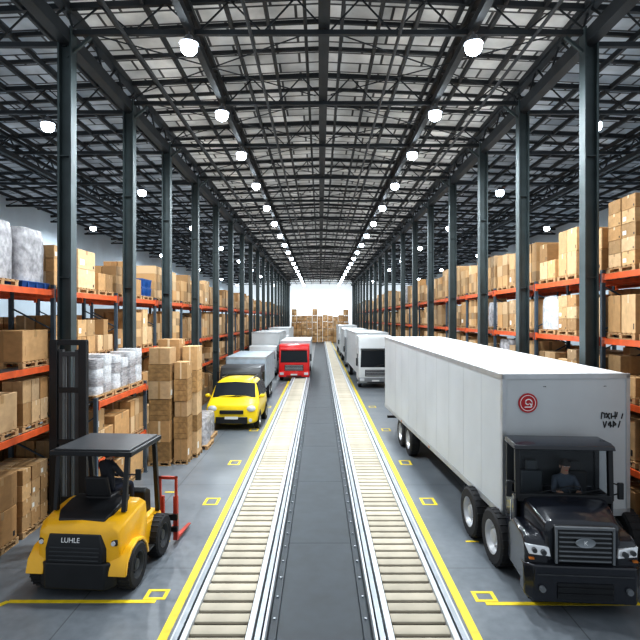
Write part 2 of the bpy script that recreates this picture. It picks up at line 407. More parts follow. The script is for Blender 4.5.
# ------------------------------------------------------------ racking and loads
cartons=[];pallets=[];wraps=[];totes=[];packs=[];RN=random.Random(11)
def load(cx,cy,z,side,hmax,kind=None,fx=.98,blue=False):
    if blue: totes.append((cx,cy,z,1.0,1.2,.15)); 
    else: pallets.append((cx,cy,z,fx+.02))
    z+=.152
    if kind is None: kind='w' if (RN.random()<.05 and not(cx<0 and cy<22)) else 'c'
    if kind=='w':
        wraps.append((cx,cy,z,fx-.03,1.1,hmax*RN.uniform(.8,.95),RN.random())); return
    if kind=='p':
        for j in range(2):
            zz=z
            for k in range(RN.choice([3,4,4])):
                hh=RN.uniform(.20,.29); packs.append((cx+RN.uniform(-.01,.01),cy-.27+.54*j,zz,fx-.04-RN.random()*.04,.52-RN.random()*.02,hh,RN.random())); zz+=hh+.001
        return
    if kind=='t':
        for j in range(2):
            for k in range(2): totes.append((cx,cy-.29+.58*j,z+k*.33,fx-.1,.55,.325))
        return
    hh=hmax*RN.uniform(.62,1.0)
    ny=RN.choice([1,2,2,3]); nx=RN.choice([1,2]); nz=max(1,round(hh/RN.choice([.33,.45,.6])))
    if ny==1: nx=1; nz=max(1,round(hh/.7))
    fy=1.14
    drop=RN.random()<.45
    for k in range(nz):
        for i in range(nx):
            for j in range(ny):
                if drop and k==nz-1 and nz>1 and RN.random()<.5: continue
                sx=fx/nx-.014-RN.random()*.03; sy=fy/ny-.014-RN.random()*.05; sz=hh/nz-.004
                cartons.append((cx-fx/2+fx*(i+.5)/nx,cy-fy/2+fy*(j+.5)/ny,z+k*hh/nz,sx,sy,sz,side))
def rack_row(side,xf,levels,hs,y0,n,rowcount=1,UL=4.0,nk=3,D=1.05,kindf=None):
    top=levels[-1]
    up=MB()
    for x in (0,D):
        up.box(x-.045,x+.045,-.05,.05,0,top+.12)
        up.box(x-.08,x+.08,-.08,.08,0,.012)
    z=.3
    while z<top-.6: up.bar((0,0,z),(D,0,z+.55),.035); up.bar((D,0,z+.55),(0,0,z+1.1),.035) if z+1.1<top else None; z+=1.1
    upm=up.mesh('upright_frame',[RBLUE])
    bm=MB()
    bm.box(-.06,.0,.06,UL-.07,-.14,0); bm.box(-.065,.005,.05,.12,-.2,.03); bm.box(-.065,.005,UL-.13,UL-.06,-.2,.03)
    bmm=bm.mesh('beam',[ORANGE])
    dk=MB(); q=int((UL-.3)/.38)
    for i in range(q): dk.box(0.01,D,.25+i*.38,.29+i*.38,-.04,0)
    dk.box(.3,.33,.1,UL-.12,-.06,-.04).box(.7,.73,.1,UL-.12,-.06,-.04)
    dkm=dk.mesh('shelf_deck',[WIRE])
    for i in range(n):
        y=y0+i*UL
        e=empty('pallet_rack',(xf,y,0),0,'tall pallet rack with orange beams and blue-grey uprights holding cartons','rack','pallet racks')
        sx=1 if side>0 else -1
        put('upright_frame',upm,e,(.07*sx,0,0),(0,0,0),(sx,1,1))
        if i==n-1: put('upright_frame',upm,e,(.07*sx,UL-.01,0),(0,0,0),(sx,1,1))
        for L in levels[1:]:
            put('beam',bmm,e,(.07*sx,0,L),(0,0,0),(sx,1,1))
            put('beam',bmm,e,((.07+D+.06)*sx,0,L),(0,0,0),(sx,1,1))
            put('shelf_deck',dkm,e,(.07*sx,0,L-.001),(0,0,0),(sx,1,1))
        for L,hm_ in zip(levels,hs):
            for k in range(nk):
                if kindf is None and RN.random()<.06 and not(i<3 and L>4): continue
                kind=None; blue=False
                if kindf: kind=kindf(L,k)
                elif side<0 and rowcount==1:
                    if i==0 and L>5: kind='w' if k>=1 else 'c'; blue=(k==2)
                    elif i==2 and L>5 and k==2: kind='t'
                    elif i==1 and L>5: kind='c'
                load(xf+sx*(D/2+.07),y+.68+k*1.31*(UL-.08)/3.92 if nk==3 else y+.66+k*1.2,L+.002,side,hm_,kind,.98 if D>1 else D-.07,blue)
NR=24
rack_row(-1,-6.6,[0,2.4,3.85,5.7],[1.75,1.05,1.45,1.4],9.0,NR)
rack_row(1,7.0,[0,1.6,3.05,4.5,6.08],[1.1,1.05,1.1,1.2,1.65],9.0,NR)
rack_row(-1,-8.1,[0,2.4,3.85,5.7],[1.75,1.05,1.45,1.15],9.0,NR,2)
rack_row(1,8.5,[0,1.6,3.05,4.5,6.08],[1.1,1.05,1.1,1.2,1.4],9.0,NR,2)
rack_row(-1,-5.62,[0,1.35,2.85],[1.0,1.15,1.2],13.2,1,3,3.72,3,.80,lambda L,k:'p' if L>2 else 'c')
for iy,yy in enumerate((107.9,106.5,105.1)):
    for ix in range(-5,6):
        z=0
        for k in range((4,3,2)[iy]+(RN.random()<.25)):
            x=ix*1.07
            pallets.append((x,yy,z,1.0)); hh=RN.uniform(1.15,1.3)
            for a in (-.25,.25):
                for b in(-.28,.28):
                    for q in range(3): cartons.append((x+a,yy+b,z+.15+q*hh/3,.48,.54,hh/3-.004,1))
            z+=.15+hh
for (x,y) in ((-3.6,76),(3.4,88),(4.9,88),(-3.2,84),(-4.8,84)): load(x,y,0.001,1,1.3,'c')

def scr(c):
    x,y=c[0],c[1]
    if y<8 or abs(x)/y*520>335+ 520*.6/y: return 0
    front=1 if abs(x)<8.0 else .15
    return front*c[4]*c[5]/(y*y)
cartons.sort(key=lambda c:-scr(c))
def unit_carton():
    bm=bmesh.new(); bmesh.ops.create_cube(bm,size=1)
    for v in bm.verts: v.co.z+=.5
    bmesh.ops.bevel(bm,geom=list(bm.edges),offset=.012,segments=1,affect='EDGES')
    me=bpy.data.meshes.new('carton'); bm.to_mesh(me); bm.free()
    mb=MB(); mb.v=[tuple(v.co) for v in me.vertices]; mb.f=[tuple(p.vertices) for p in me.polygons]; mb.m=[0]*len(mb.f)
    mb.box(-.503,.503,-.05,.05,.995,1.004,1); mb.box(-.504,-.498,-.05,.05,.78,1.0,1); mb.box(.498,.504,-.05,.05,.78,1.0,1)
    mb.box(-.504,-.498,.15,.40,.2,.5,2); mb.box(.498,.504,-.4,-.15,.2,.5,2); mb.box(-.05,.05,-.504,-.498,.0,.99,1)
    mb.box(-.505,-.499,-.42,-.36,.1,.25,3); mb.box(.499,.505,.36,.42,.1,.25,3)
    return mb
ucs=[unit_carton().mesh('carton',[CARD,TAPE,LABEL,TXTB]),unit_carton().mesh('carton',[CARD,TAPEL,CARD,TXTB]),unit_carton().mesh('carton',[CARD,TAPE,CARD,CARD])]
NI=288
for c in cartons[:NI]:
    o=put('carton',RN.choice(ucs),None,(c[0],c[1],c[2]),(0,0,0),(c[3],c[4],c[5]))
    tag(o,'brown cardboard carton taped shut, stacked on a pallet in racking','carton','cartons on pallets')
rest=cartons[NI:]
def boxes_mesh(name,arr,mats):
    a=np.array(arr,dtype=float); n=len(a)
    u=np.array([(-.5,-.5,0),(.5,-.5,0),(.5,.5,0),(-.5,.5,0),(-.5,-.5,1),(.5,-.5,1),(.5,.5,1),(-.5,.5,1)])
    v=(u[None]*a[:,None,3:6]+a[:,None,0:3]).reshape(-1,3)
    fq=np.array([(0,3,2,1),(4,5,6,7),(0,1,5,4),(1,2,6,5),(2,3,7,6),(3,0,4,7)])
    fs=(fq[None]+np.arange(n)[:,None,None]*8).reshape(-1,4)
    me=bpy.data.meshes.new(name); me.from_pydata(v.tolist(),[],fs.tolist())
    for m in mats: me.materials.append(m)
    return me
o=put('cartons',boxes_mesh('cartons',[c[:6] for c in rest],[CARD2])); tag(o,'many brown cardboard cartons stacked on pallets in the racking','cartons','cartons on pallets','stuff')
def pal_boxes():
    L=[]
    for i in range(7): L.append((0,-.6+.07+i*.177,.125,1.0,.11,.022))
    for x in(-.44,0,.44):
        L.append((x,0,.1,.1,1.2,.025)); L.append((x,0,0,.1,1.2,.022))
        for y in (-.53,0,.53): L.append((x,y,.022,.1,.12,.078))
    return L
PB=pal_boxes(); pm=boxes_mesh('pallet',PB,[WOOD])
pallets.sort(key=lambda c:(c[1] if abs(c[0])<8 else c[1]+30) if c[1]>=9.5 else 999)
for p in pallets[:180]: tag(put('wooden_pallet',pm,None,(p[0],p[1],p[2]),(0,0,0),(p[3],.97,1)),'plain wooden pallet under stacked goods','pallet','wooden pallets')
arr=[(p[0]+b[0],p[1]+b[1],p[2]+b[2],b[3],b[4],b[5]) for p in pallets[180:] for b in PB if b[2]>.09 or b[2]==0.022]
tag(put('wooden_pallets',boxes_mesh('wooden_pallets',arr,[WOOD])),'many plain wooden pallets under stacked goods','pallets','wooden pallets','stuff')
def wrap_mesh(m,seed,p=5.0,K=24,NZ=9,nm='wrapped_load',amp=.04,top=.10):
    rr=random.Random(seed); mb=MB(); secs=[]
    for k in range(NZ):
        z=k/(NZ-1); ring=[]
        for i in range(K):
            t=2*math.pi*(i+.5)/K; c_,s_=math.cos(t),math.sin(t)
            r=(abs(c_)**p+abs(s_)**p)**(-1/p)*.5
            r*=(1-amp*rr.random())*(1-top*max(0,z-.8)/.2)*(1 if k else .98)
            ring.append((r*c_,r*s_,z))
        secs.append(ring)
    mb.loft(secs); return mb.mesh(nm,[m],sharp=60)
wm=[wrap_mesh(WRAP,1),wrap_mesh(WRAPG,2)]
pk=[wrap_mesh(WRAP,3,16,32,4,'wrapped_pack',.012,.03),wrap_mesh(WRAPG,4,16,32,4,'wrapped_pack',.012,.03)]
wraps.sort(key=lambda c:c[1])
for q in wraps:
    tag(put('wrapped_load',wm[0] if q[6]<.55 else wm[1],None,(q[0],q[1],q[2]),(0,0,0),(q[3],q[4],q[5])),'goods bundled in pale stretch wrap on a pallet','wrapped goods','stretch-wrapped loads')
for q in packs:
    tag(put('wrapped_pack',pk[0] if q[6]<.7 else pk[1],None,(q[0],q[1],q[2]),(0,0,0),(q[3],q[4],q[5])),'flat grey-white plastic-wrapped pack stacked on a low rack shelf','pack','flat wrapped packs')
tt=MB().loft([[(-.46,-.46,0),(.46,-.46,0),(.46,.46,0),(-.46,.46,0)],[(-.49,-.49,.85),(.49,-.49,.85),(.49,.49,.85),(-.49,.49,.85)],[(-.5,-.5,.86),(.5,-.5,.86),(.5,.5,.86),(-.5,.5,.86)],[(-.5,-.5,1),(.5,-.5,1),(.5,.5,1),(-.5,.5,1)]])
for x in (-.3,0,.3): tt.box(x-.02,x+.02,-.5,-.48,.1,.85); tt.box(x-.02,x+.02,.48,.5,.1,.85); tt.box(-.5,-.48,x-.02,x+.02,.1,.85); tt.box(.48,.5,x-.02,x+.02,.1,.85)
ttm=tt.mesh('tote',[BLUEP])
for q in totes:
    if q[5]<.2: tag(put('plastic_pallet',ttm,None,q[:3],(0,0,0),q[3:6]),'blue plastic pallet under wrapped goods','pallet')
    else: tag(put('plastic_tote',ttm,None,q[:3],(0,0,0),q[3:6]),'dark blue ribbed plastic tote stacked on a pallet','tote','blue totes')

# crate stacks on the aisle floor
cr=MB().box(-.47,.47,-.47,.47,0.02,.98)
for i in range(4):
    z=i*.25+.005
    cr.box(-.49,.49,-.49,-.47,z,z+.235,1); cr.box(-.49,.49,.47,.49,z,z+.235,1); cr.box(-.49,-.47,-.47,.47,z,z+.235,1); cr.box(.47,.49,-.47,.47,z,z+.235,1)
for x in (-.49,.41): cr.box(x,x+.08,-.5,-.49,0,1,1)
for y in (-.49,.41): cr.box(.49,.5,y,y+.08,0,1,1)
CR2=mat('crate_batten',(.46,.27,.11),.75,var=.3,scale=4,rnd=('obj',.6,1.2))
CRD=mat('crate_inside',(.14,.075,.03),.8)
crm=cr.mesh('wooden_crate',[CRD,CR2])
for (x,y,wx,wy,tot,n) in ((-5.43,17.95,.78,.85,4.0,6),(-4.76,18.1,.48,.7,3.5,5),(-5.40,18.95,.85,.9,4.25,5),(-4.66,19.0,.56,.8,4.0,5)):
    tag(put('wooden_pallet',pm,None,(x,y,0.001),(0,0,R(90)),(wy*.99,wx*.83,1)),'plain wooden pallet under a crate stack','pallet','wooden pallets')
    z=.153; hs_=[RN.uniform(.7,1.3) for _ in range(n)]; sm=sum(hs_)
    for k in range(n):
        hh=hs_[k]/sm*(tot-.153)-.005; s1=RN.uniform(.9,1)
        if (k+n)%2==1:
            o=put('carton',ucs[k%3],None,(x,y,z),(0,0,0),(wx*s1*.98,wy*s1*.98,hh-.003)); tag(o,'brown cardboard carton in a tall stack beside the aisle','carton','crates stacked on the floor')
        else:
            o=put('wooden_crate',crm,None,(x,y,z),(0,0,0),(wx*s1,wy*s1,hh)); tag(o,'brown slatted wooden crate in a tall stack beside the aisle','crate','crates stacked on the floor')
        z+=hh+.004
for (x,y,hh,f_) in ((-4.75,20.3,1.0,.9),(-4.9,21.8,.9,.9)):
    tag(put('wooden_pallet',pm,None,(x,y,0.001)),'plain wooden pallet on the concrete floor','pallet','wooden pallets')
    tag(put('wrapped_load',wm[1],None,(x,y,.152),(0,0,0),(.95*f_,1.1,hh)),'goods bundled in pale stretch wrap on a floor pallet','wrapped goods','stretch-wrapped loads')
# ------------------------------------------------------------ wheels
def wheel(parent,x,y,Rr,W,side,rim=RIMW,nm='wheel'):
    t=MB(); t.lathe((0,0,0),[(Rr*.60,-W/2),(Rr*.9,-W/2),(Rr*.98,-W*.4),(Rr,-W*.2),(Rr*.985,-.01),(Rr*.985,.01),(Rr,W*.2),(Rr*.98,W*.4),(Rr*.9,W/2),(Rr*.60,W/2),(Rr*.58,0),(Rr*.60,-W/2)],32)
    for i in range(24):
        a=2*math.pi*i/24; c,s=math.cos(a),math.sin(a)
        t.bar((-W*.42,Rr*.985*c,Rr*.985*s),(W*.42,Rr*.985*c,Rr*.985*s),.03,.02)
    w_=part(nm,t,RUB,parent,(x,y,Rr))
    s_=side
    r=MB(); r.lathe((0,0,0),[(Rr*.6,s_*W*.48),(Rr*.55,s_*W*.44),(Rr*.48,s_*W*.15),(Rr*.28,s_*W*.12),(Rr*.24,s_*W*.38),(Rr*.12,s_*W*.42),(.001,s_*W*.42)],24)
    r.lathe((0,0,0),[(Rr*.6,-s_*W*.45),(.001,-s_*W*.3)],24)
    for i in range(8):
        a=2*math.pi*i/8; c,s=math.cos(a)*Rr*.37,math.sin(a)*Rr*.37
        r.cyl((s_*W*.10,c,s),(s_*W*.22,c,s),Rr*.035,n=6)
    part('rim',r,rim,w_)
    return w_

# ------------------------------------------------------------ people
def skinned(vs,es,rad):
    me=bpy.data.meshes.new('sk'); me.from_pydata(vs,es,[]); o=bpy.data.objects.new('sk',me); COL.objects.link(o)
    m=o.modifiers.new('s','SKIN'); m.use_smooth_shade=True
    sub=o.modifiers.new('u','SUBSURF'); sub.levels=2; sub.render_levels=2
    for i,r in enumerate(rad):
        rr=(r,r) if not isinstance(r,tuple) else r
        me.skin_vertices[0].data[i].radius=rr; me.skin_vertices[0].data[i].use_root=(i==0)
    bpy.context.view_layer.update()
    q=bpy.data.meshes.new_from_object(o.evaluated_get(bpy.context.evaluated_depsgraph_get())); bpy.data.objects.remove(o); return q
def person(loc,rz,label,hands=None,name='person',shirt=None):
    hands=hands or {-1:(-.16,.44,.34),1:(.16,.44,.34)}
    V=[(0,0,.02),(0,-.02,.2),(0,-.01,.38),(0,0,.50),(0,.02,.575),(0,.03,.65),(0,.035,.73),(0,.03,.80)]
    E=[(0,1),(1,2),(2,3),(3,4),(4,5),(5,6),(6,7)]
    Rd=[(.17,.12),(.15,.11),(.17,.12),(.12,.09),.058,(.07,.08),(.083,.1),(.065,.08)]
    for s in(-1,1):
        b=len(V); hx,hy,hz=hands[s]
        V+=[(s*.17,0,.485),(s*.25,.14,.27),(hx-(hx-s*.25)*.15,hy-.06,hz-.01),(hx,hy,hz)]; E+=[(3,b),(b,b+1),(b+1,b+2),(b+2,b+3)]; Rd+=[.068,.05,.033,(.036,.022)]
        b=len(V)
        V+=[(s*.10,.05,.0),(s*.16,.43,.04),(s*.16,.46,-.32),(s*.16,.62,-.38)]; E+=[(0,b),(b,b+1),(b+1,b+2),(b+2,b+3)]; Rd+=[.095,.068,.045,(.042,.035)]
    me=skinned(V,E,Rd)
    mb=MB(); mb.v=[tuple(v.co) for v in me.vertices]; mb.f=[tuple(p.vertices) for p in me.polygons]; mb.m=[]
    for p in me.polygons:
        c=p.center; mi=1
        if c.z>.585: mi=0
        elif c.z<.09 and c.y>.06: mi=2
        elif c.z<.0: mi=2
        if c.z<-.33: mi=3
        for s in (-1,1):
            if (Vector(hands[s])-c).length<.07: mi=0
        mb.m.append(mi)
    for s in(-1,1):
        hx,hy,hz=hands[s]
        for k in range(4):
            ox=(k-1.5)*.019; L=[.8,1,.95,.75][k]
            p0=(hx+ox,hy+.015,hz+.01); p1=(hx+ox,hy+.05*L,hz+.012); p2=(hx+ox,hy+.07*L,hz-.012); p3=(hx+ox,hy+.06*L,hz-.035*L)
            mb.cyl(p0,p1,.010,.009,n=7,mi=0); mb.cyl(p1,p2,.009,.008,n=7,mi=0); mb.cyl(p2,p3,.008,.006,n=7,mi=0)
        mb.cyl((hx-s*.03,hy,hz),(hx-s*.052,hy+.03,hz-.01),.011,.009,n=7,mi=0); mb.cyl((hx-s*.052,hy+.03,hz-.01),(hx-s*.045,hy+.05,hz-.03),.009,.007,n=7,mi=0)
    mb.loft([[(-.012,.125,.735),(.012,.125,.735),(.018,.115,.695),(-.018,.115,.695)],[(-.006,.128,.73),(.006,.128,.73),(.010,.15,.70),(-.010,.15,.70)]],0)
    for s in(-1,1):
        mb.sphere((s*.088,.03,.715),.012,.022,.034,8,6,0)
        mb.sphere((s*.034,.122,.735),.014,.010,.009,8,6,4); mb.sphere((s*.034,.131,.735),.006,.005,.006,6,4,5)
        mb.bar((s*.018,.13,.757),(s*.052,.124,.757),.008,.008,5)
    mb.bar((-.024,.126,.665),(.024,.126,.665),.012,.008,6)
    o=part(name,mb,[SKIN,shirt or CLOTH,CLOTH2,SHOE,EYE,HAIR,RED],None,loc,(0,0,rz)); tag(o,label,'person')
    hb=MB().sphere((0,.022,.745),.098,.118,.118,16,6,0,0,math.pi*.5); hb.sphere((0,-.005,.72),.094,.100,.10,16,8,0)
    part('hair',hb,HAIR,o)
    return o

# ------------------------------------------------------------ forklift
FK=empty('forklift',(-4.35,9.35,0),R(-4.3),'yellow and black forklift truck with tall mast and roof guard','forklift')
mb=MB().prof([(.12,.22),(.06,.5),(.5,.6),(1.9,.55),(2.0,.25)],-.62,.62); part('chassis',mb,BLK,FK,bevel=.03)
def secrow(y,hw,z0,z1,rt=.12,cz=.04):
    return [(-hw,y,z0),(-hw*1.0,y,(z0+z1)/2),(-hw*.97,y,z1-rt),(-hw*.82,y,z1-.01),(0,y,z1+cz),(hw*.82,y,z1-.01),(hw*.97,y,z1-rt),(hw,y,(z0+z1)/2),(hw,y,z0)]
mb=MB().loft([secrow(-.03,.62,.60,1.14,.08,.02),secrow(.03,.76,.52,1.24,.09,.02),secrow(.22,.82,.50,1.34,.09,.02),secrow(.7,.83,.50,1.42,.08,.02),secrow(1.05,.83,.5,1.45,.08,.02),secrow(1.15,.80,.5,1.34,.08,.02)])
part('counterweight_body',mb,FYEL,FK,bevel=.02)
mb=MB().loft([secrow(1.15,.78,.42,.92,.08,0),secrow(2.05,.76,.42,.88,.08,0)]); part('footwell',mb,FYEL,FK,bevel=.02)
for s in(-1,1):
    pts=[(.42-.53*math.cos(math.pi*i/6),.42+.47*math.sin(math.pi*i/6)) for i in range(7)]
    pin=[(.42-.46*math.cos(math.pi*i/6),.42+.41*math.sin(math.pi*i/6)) for i in range(7)][::-1]
    part('fender',MB().prof(pts+pin,s*.60,s*.93),FYEL,FK,bevel=.015)
mb=MB().loft([[(-.72,.02,.20),(-.72,.02,.62),(-.72,.2,.64),(-.72,.2,.20)],[(-.55,-.14,.18),(-.55,-.12,.64),(-.55,.15,.66),(-.55,.15,.18)],[(.55,-.14,.18),(.55,-.12,.64),(.55,.15,.66),(.55,.15,.18)],[(.72,.02,.20),(.72,.02,.62),(.72,.2,.64),(.72,.2,.20)]]); part('bumper',mb,BLK,FK,bevel=.025,seg=2)
mb=MB().loft([[(-.60,-.0,.64),(-.54,-.11,.64),(.50,-.11,.64),(.56,-.0,.64),(.5,.10,.64),(-.5,.10,.64)],[(-.60,.0,.88),(-.55,-.10,.88),(.50,-.10,.88),(.56,.0,.88),(.5,.12,.88),(-.5,.12,.88)],[(-.54,.02,1.13),(-.50,-.055,1.13),(.42,-.055,1.13),(.48,.02,1.13),(.4,.12,1.13),(-.46,.12,1.13)]])
g=part('grille',mb,BLK,FK,bevel=.015)
mb=MB()
for i in range(4): mb.box(-.48,.44,-.128+i*.008,-.09+i*.006,.69+i*.07,.71+i*.07)
part('grille_bars',mb,DGREY,g)
mb=MB().loft([[(-.46,.10,1.16),(.44,.10,1.16),(.42,.14,1.33),(-.44,.14,1.33)],[(-.54,.26,1.2),(.52,.26,1.2),(.50,.32,1.43),(-.52,.32,1.43)],[(-.56,.5,1.1),(.56,.5,1.1),(.52,.7,1.51),(-.52,.7,1.51)],[(-.56,.7,1.1),(.56,.7,1.1),(.52,1.0,1.51),(-.52,1.0,1.51)]])
part('hood_cover',mb,BLK,FK,bevel=.015)
text('maker_lettering','LUHLE',.12,TXTW,FK,(-.10,-.08,1.03),(R(80),0,0))
for s in(-1,1):
    part('lamp_housing',MB().box(s*.67-.06,s*.67+.06,-.02,.10,.92,1.03),BLK,FK,bevel=.02); part('work_light',MB().cyl((s*.67,-.045,.975),(s*.67,-.0,.975),.04,n=16),HEADL,FK)
wheel(FK,-.80,.42,.41,.30,-1,DGREY); wheel(FK,.80,.42,.41,.30,1,DGREY)
wheel(FK,-.78,1.72,.42,.28,-1,DGREY); wheel(FK,.80,1.72,.42,.28,1,DGREY)
for s in (-1,1): part('step',MB().box(s*.80-.1,s*.80+.1,.98,1.28,.38,.42),BLK,FK,bevel=.01)
gz=2.42
for (x,y0,y1,zb) in ((-.66,.42,.55,1.38),(.66,.42,.55,1.38),(-.70,1.95,1.72,.85),(.70,1.95,1.72,.85)):
    part('guard_post',MB().bar((x,y0,zb),(x*1.02,y1,gz),.085,.10),BLK,FK,bevel=.01)
mb=MB().box(-.80,.80,.42,.52,gz-.02,gz+.07).box(-.80,.80,1.80,1.90,gz-.02,gz+.07).box(-.80,-.71,.52,1.80,gz-.02,gz+.07).box(.71,.80,.52,1.80,gz-.02,gz+.07)
for i in range(7): mb.box(-.71,.71,.62+i*.17,.72+i*.17,gz-.02,gz+.03)
part('overhead_guard',mb,BLK,FK,bevel=.01)
part('roof_panel',MB().box(-.74,.74,.48,1.84,gz+.07,gz+.10),DGREY,FK,bevel=.012)
mb=MB().box(-.26,.26,.72,1.22,1.45,1.56).hexa([(-.25,.70,1.55),(.25,.70,1.55),(.25,.80,1.55),(-.25,.80,1.55),(-.22,.60,1.95),(.22,.60,1.95),(.22,.70,1.95),(-.22,.70,1.95)])
part('seat',mb,SEATM,FK,bevel=.03)
mb=MB().prof([(1.62,.88),(1.60,1.35),(1.72,1.42),(1.92,1.3),(1.95,.85)],-.55,.55); part('dashboard',mb,BLK,FK,bevel=.02)
sw=MB().lathe((0,0,0),[(.17+.014*math.cos(a),.014*math.sin(a)) for a in [2*math.pi*i/8 for i in range(9)]],24,axis='z').bar((-.17,0,0),(.17,0,0),.02).cyl((0,0,0),(0,.0,-.22),.02)
part('steering_wheel',sw,BLK,FK,(0,1.50,1.66),(R(25),0,0))
M=part('mast',MB().box(-1.80,-1.62,2.02,2.14,.12,4.5).box(-1.13,-.95,2.02,2.14,.12,4.5).box(-1.80,-.95,2.04,2.12,4.40,4.52).box(-1.62,-1.13,2.04,2.12,3.35,3.47).box(-1.80,-.95,2.04,2.12,.9,1.05).box(-1.80,-.95,2.04,2.12,2.2,2.32),BLK,FK,bevel=.01)
part('inner_mast',MB().box(-1.60,-1.52,2.06,2.16,.3,4.3).box(-1.23,-1.15,2.06,2.16,.3,4.3).box(-1.52,-1.23,2.06,2.14,4.15,4.25),DGREY,M)
part('lift_cylinder',MB().cyl((-1.375,2.1,.2),(-1.375,2.1,3.35),.05).cyl((-1.375,2.1,3.3),(-1.375,2.1,4.2),.03),DGREY,M)
for x in (-1.46,-1.29): part('lift_chain',MB().box(x-.01,x+.01,2.1,2.12,.6,4.2),GREYP,M)
part('fork_carriage',MB().box(-1.80,1.05,2.16,2.24,.55,.68).box(-1.80,1.05,2.16,2.24,.30,.40).box(-1.0,-.9,2.05,2.16,.3,.7).box(-.62,-.4,1.98,2.16,.3,.6).box(.4,.62,1.98,2.16,.3,.6),BLK,FK)
for x in (.62,.93):
    part('fork',MB().box(x,x+.10,2.24,2.31,.08,1.05).hexa([(x,2.31,.08),(x+.10,2.31,.08),(x+.09,3.2,.08),(x+.02,3.2,.08),(x,2.31,.15),(x+.10,2.31,.15),(x+.09,3.2,.10),(x+.02,3.2,.10)]),REDF,FK,bevel=.008)
part('backrest_grid',MB().box(.62,.67,2.2,2.25,.68,1.5).box(.98,1.03,2.2,2.25,.68,1.5).box(.62,1.03,2.2,2.25,1.44,1.5),REDF,FK)
part('mirror',MB().box(.84,.94,.5,.54,1.95,2.15).bar((.68,.5,2.05),(.84,.52,2.05),.02),BLK,FK)
a=R(-4.3); 
def w2(base,ang,x,y,z): return (base[0]+x*math.cos(ang)-y*math.sin(ang),base[1]+x*math.sin(ang)+y*math.cos(ang),z)
person(w2((-4.35,9.35),a,.05,1.02,1.60),a-R(25),'person in dark work clothes seated at the forklift steering wheel',hands={-1:(-.13,.42,.16),1:(.15,.44,.18)})

# ------------------------------------------------------------ hero truck
HT=empty('semi_truck',(3.66,10.4,0),R(3.1),'black-cabbed truck with long white box trailer parked beside racking','truck')
TL,TW=13.2,2.6
def hz(y): return 3.84+.28*y/TL
body=MB().hexa([(0,0,1.07),(TW,0,1.07),(TW,TL,1.07),(0,TL,1.07),(0,0,hz(0)),(TW,0,hz(0)),(TW,TL,hz(TL)),(0,TL,hz(TL))])
T=part('trailer',body,TRW,HT)
n=11
for i in range(1,n):
    y=TL*i/n
    part('panel_seam',MB().box(-.002,0,y-.008,y+.008,1.16,hz(y)-.08),TRSEAM,T)
mb=MB()
for x in (-.02,TW-.06): mb.box(x,x+.08,-.02,.08,1.0,3.87)
mb.box(-.02,TW+.02,-.02,.06,3.78,3.88); mb.box(-.02,TW+.02,-.02,.06,1.0,1.15)
for x in (-.015,TW-.03): mb.hexa([(x,.06,1.0),(x+.045,.06,1.0),(x+.045,TL,1.0),(x,TL,1.0),(x,.06,1.13),(x+.045,.06,1.13),(x+.045,TL,1.13),(x,TL,1.13)])
for x in (-.015,TW-.03): mb.hexa([(x,.06,hz(0)-.08),(x+.045,.06,hz(0)-.08),(x+.045,TL,hz(TL)-.08),(x,TL,hz(TL)-.08),(x,.06,hz(0)+.03),(x+.045,.06,hz(0)+.03),(x+.045,TL,hz(TL)+.03),(x,TL,hz(TL)+.03)])
part('trailer_frame',mb,ALU,T)
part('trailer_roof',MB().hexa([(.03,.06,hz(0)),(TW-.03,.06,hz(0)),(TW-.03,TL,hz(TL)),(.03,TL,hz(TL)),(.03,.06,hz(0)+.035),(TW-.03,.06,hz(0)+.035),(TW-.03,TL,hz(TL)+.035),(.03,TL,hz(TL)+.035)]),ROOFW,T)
mb=MB().box(.55,.68,0,TL,.82,1.0).box(TW-.68,TW-.55,0,TL,.82,1.0)
for i in range(22): mb.box(.05,TW-.05,.3+i*.6,.36+i*.6,.92,1.0)
mb.box(.1,TW-.1,TL-.15,TL,.5,.6).box(.5,.58,TL-.15,TL,.6,.9).box(TW-.58,TW-.5,TL-.15,TL,.6,.9)
part('underframe',mb,BLK,T)
for x in (.45,TW-.55): part('landing_leg',MB().box(x,x+.1,3.0,3.12,.1,.95).box(x-.08,x+.18,2.93,3.2,0,.04).box(x+.02,x+.08,3.03,3.09,.04,.1),DGREY,T)
for y in (1.5,5.5,9.5): part('side_marker_light',MB().box(-.03,-.015,y,y+.1,1.03,1.08),AMB,T)
for y in (.18,1.55): 
    wheel(HT,-.02,y,.56,.32,-1,RIMW); wheel(HT,TW-.0,y,.56,.32,1,RIMW); 
    part('axle',MB().cyl((.1,y,.57),(TW-.1,y,.57),.07),BLK,HT)
for y in (8.6,9.95):
    wheel(HT,.17,y,.56,.32,-1,RIMW); wheel(HT,TW-.17,y,.56,.32,1,RIMW)
    part('axle',MB().cyl((.2,y,.56),(TW-.2,y,.56),.07),BLK,HT)
part('mudguard',MB().box(.0,.34,2.28,2.31,.25,.95),RUB,HT)
E_=part('emblem',MB().cyl((.50,-.012,3.30),(.50,-.026,3.30),.195,n=32),DRED,T)
part('emblem_ring',MB().lathe((.50,-.027,3.30),[(.160,0),(.160,-.004),(.148,-.004),(.148,0),(.160,0)],32,axis='y'),TXTW,E_)
gl=MB()
prev=None
for i in range(22):
    t=-.6+i*.27; rr=.088-.0026*i; p_=(.50+rr*math.cos(t),-.031,3.31+rr*math.sin(t)*.95)
    if prev: gl.bar(prev,p_,.006,.022)
    prev=p_
gl.bar((.43,-.031,3.22),(.57,-.031,3.22),.006,.022).bar((.53,-.031,3.30),(.58,-.031,3.23),.006,.02)
part('emblem_glyph',gl,TXTW,E_)
gl=MB(); rq=random.Random(5)
def stk(x0,z0,x1,z1): gl.bar((x0,-.012,z0),(x1,-.012,z1),.01,.026)
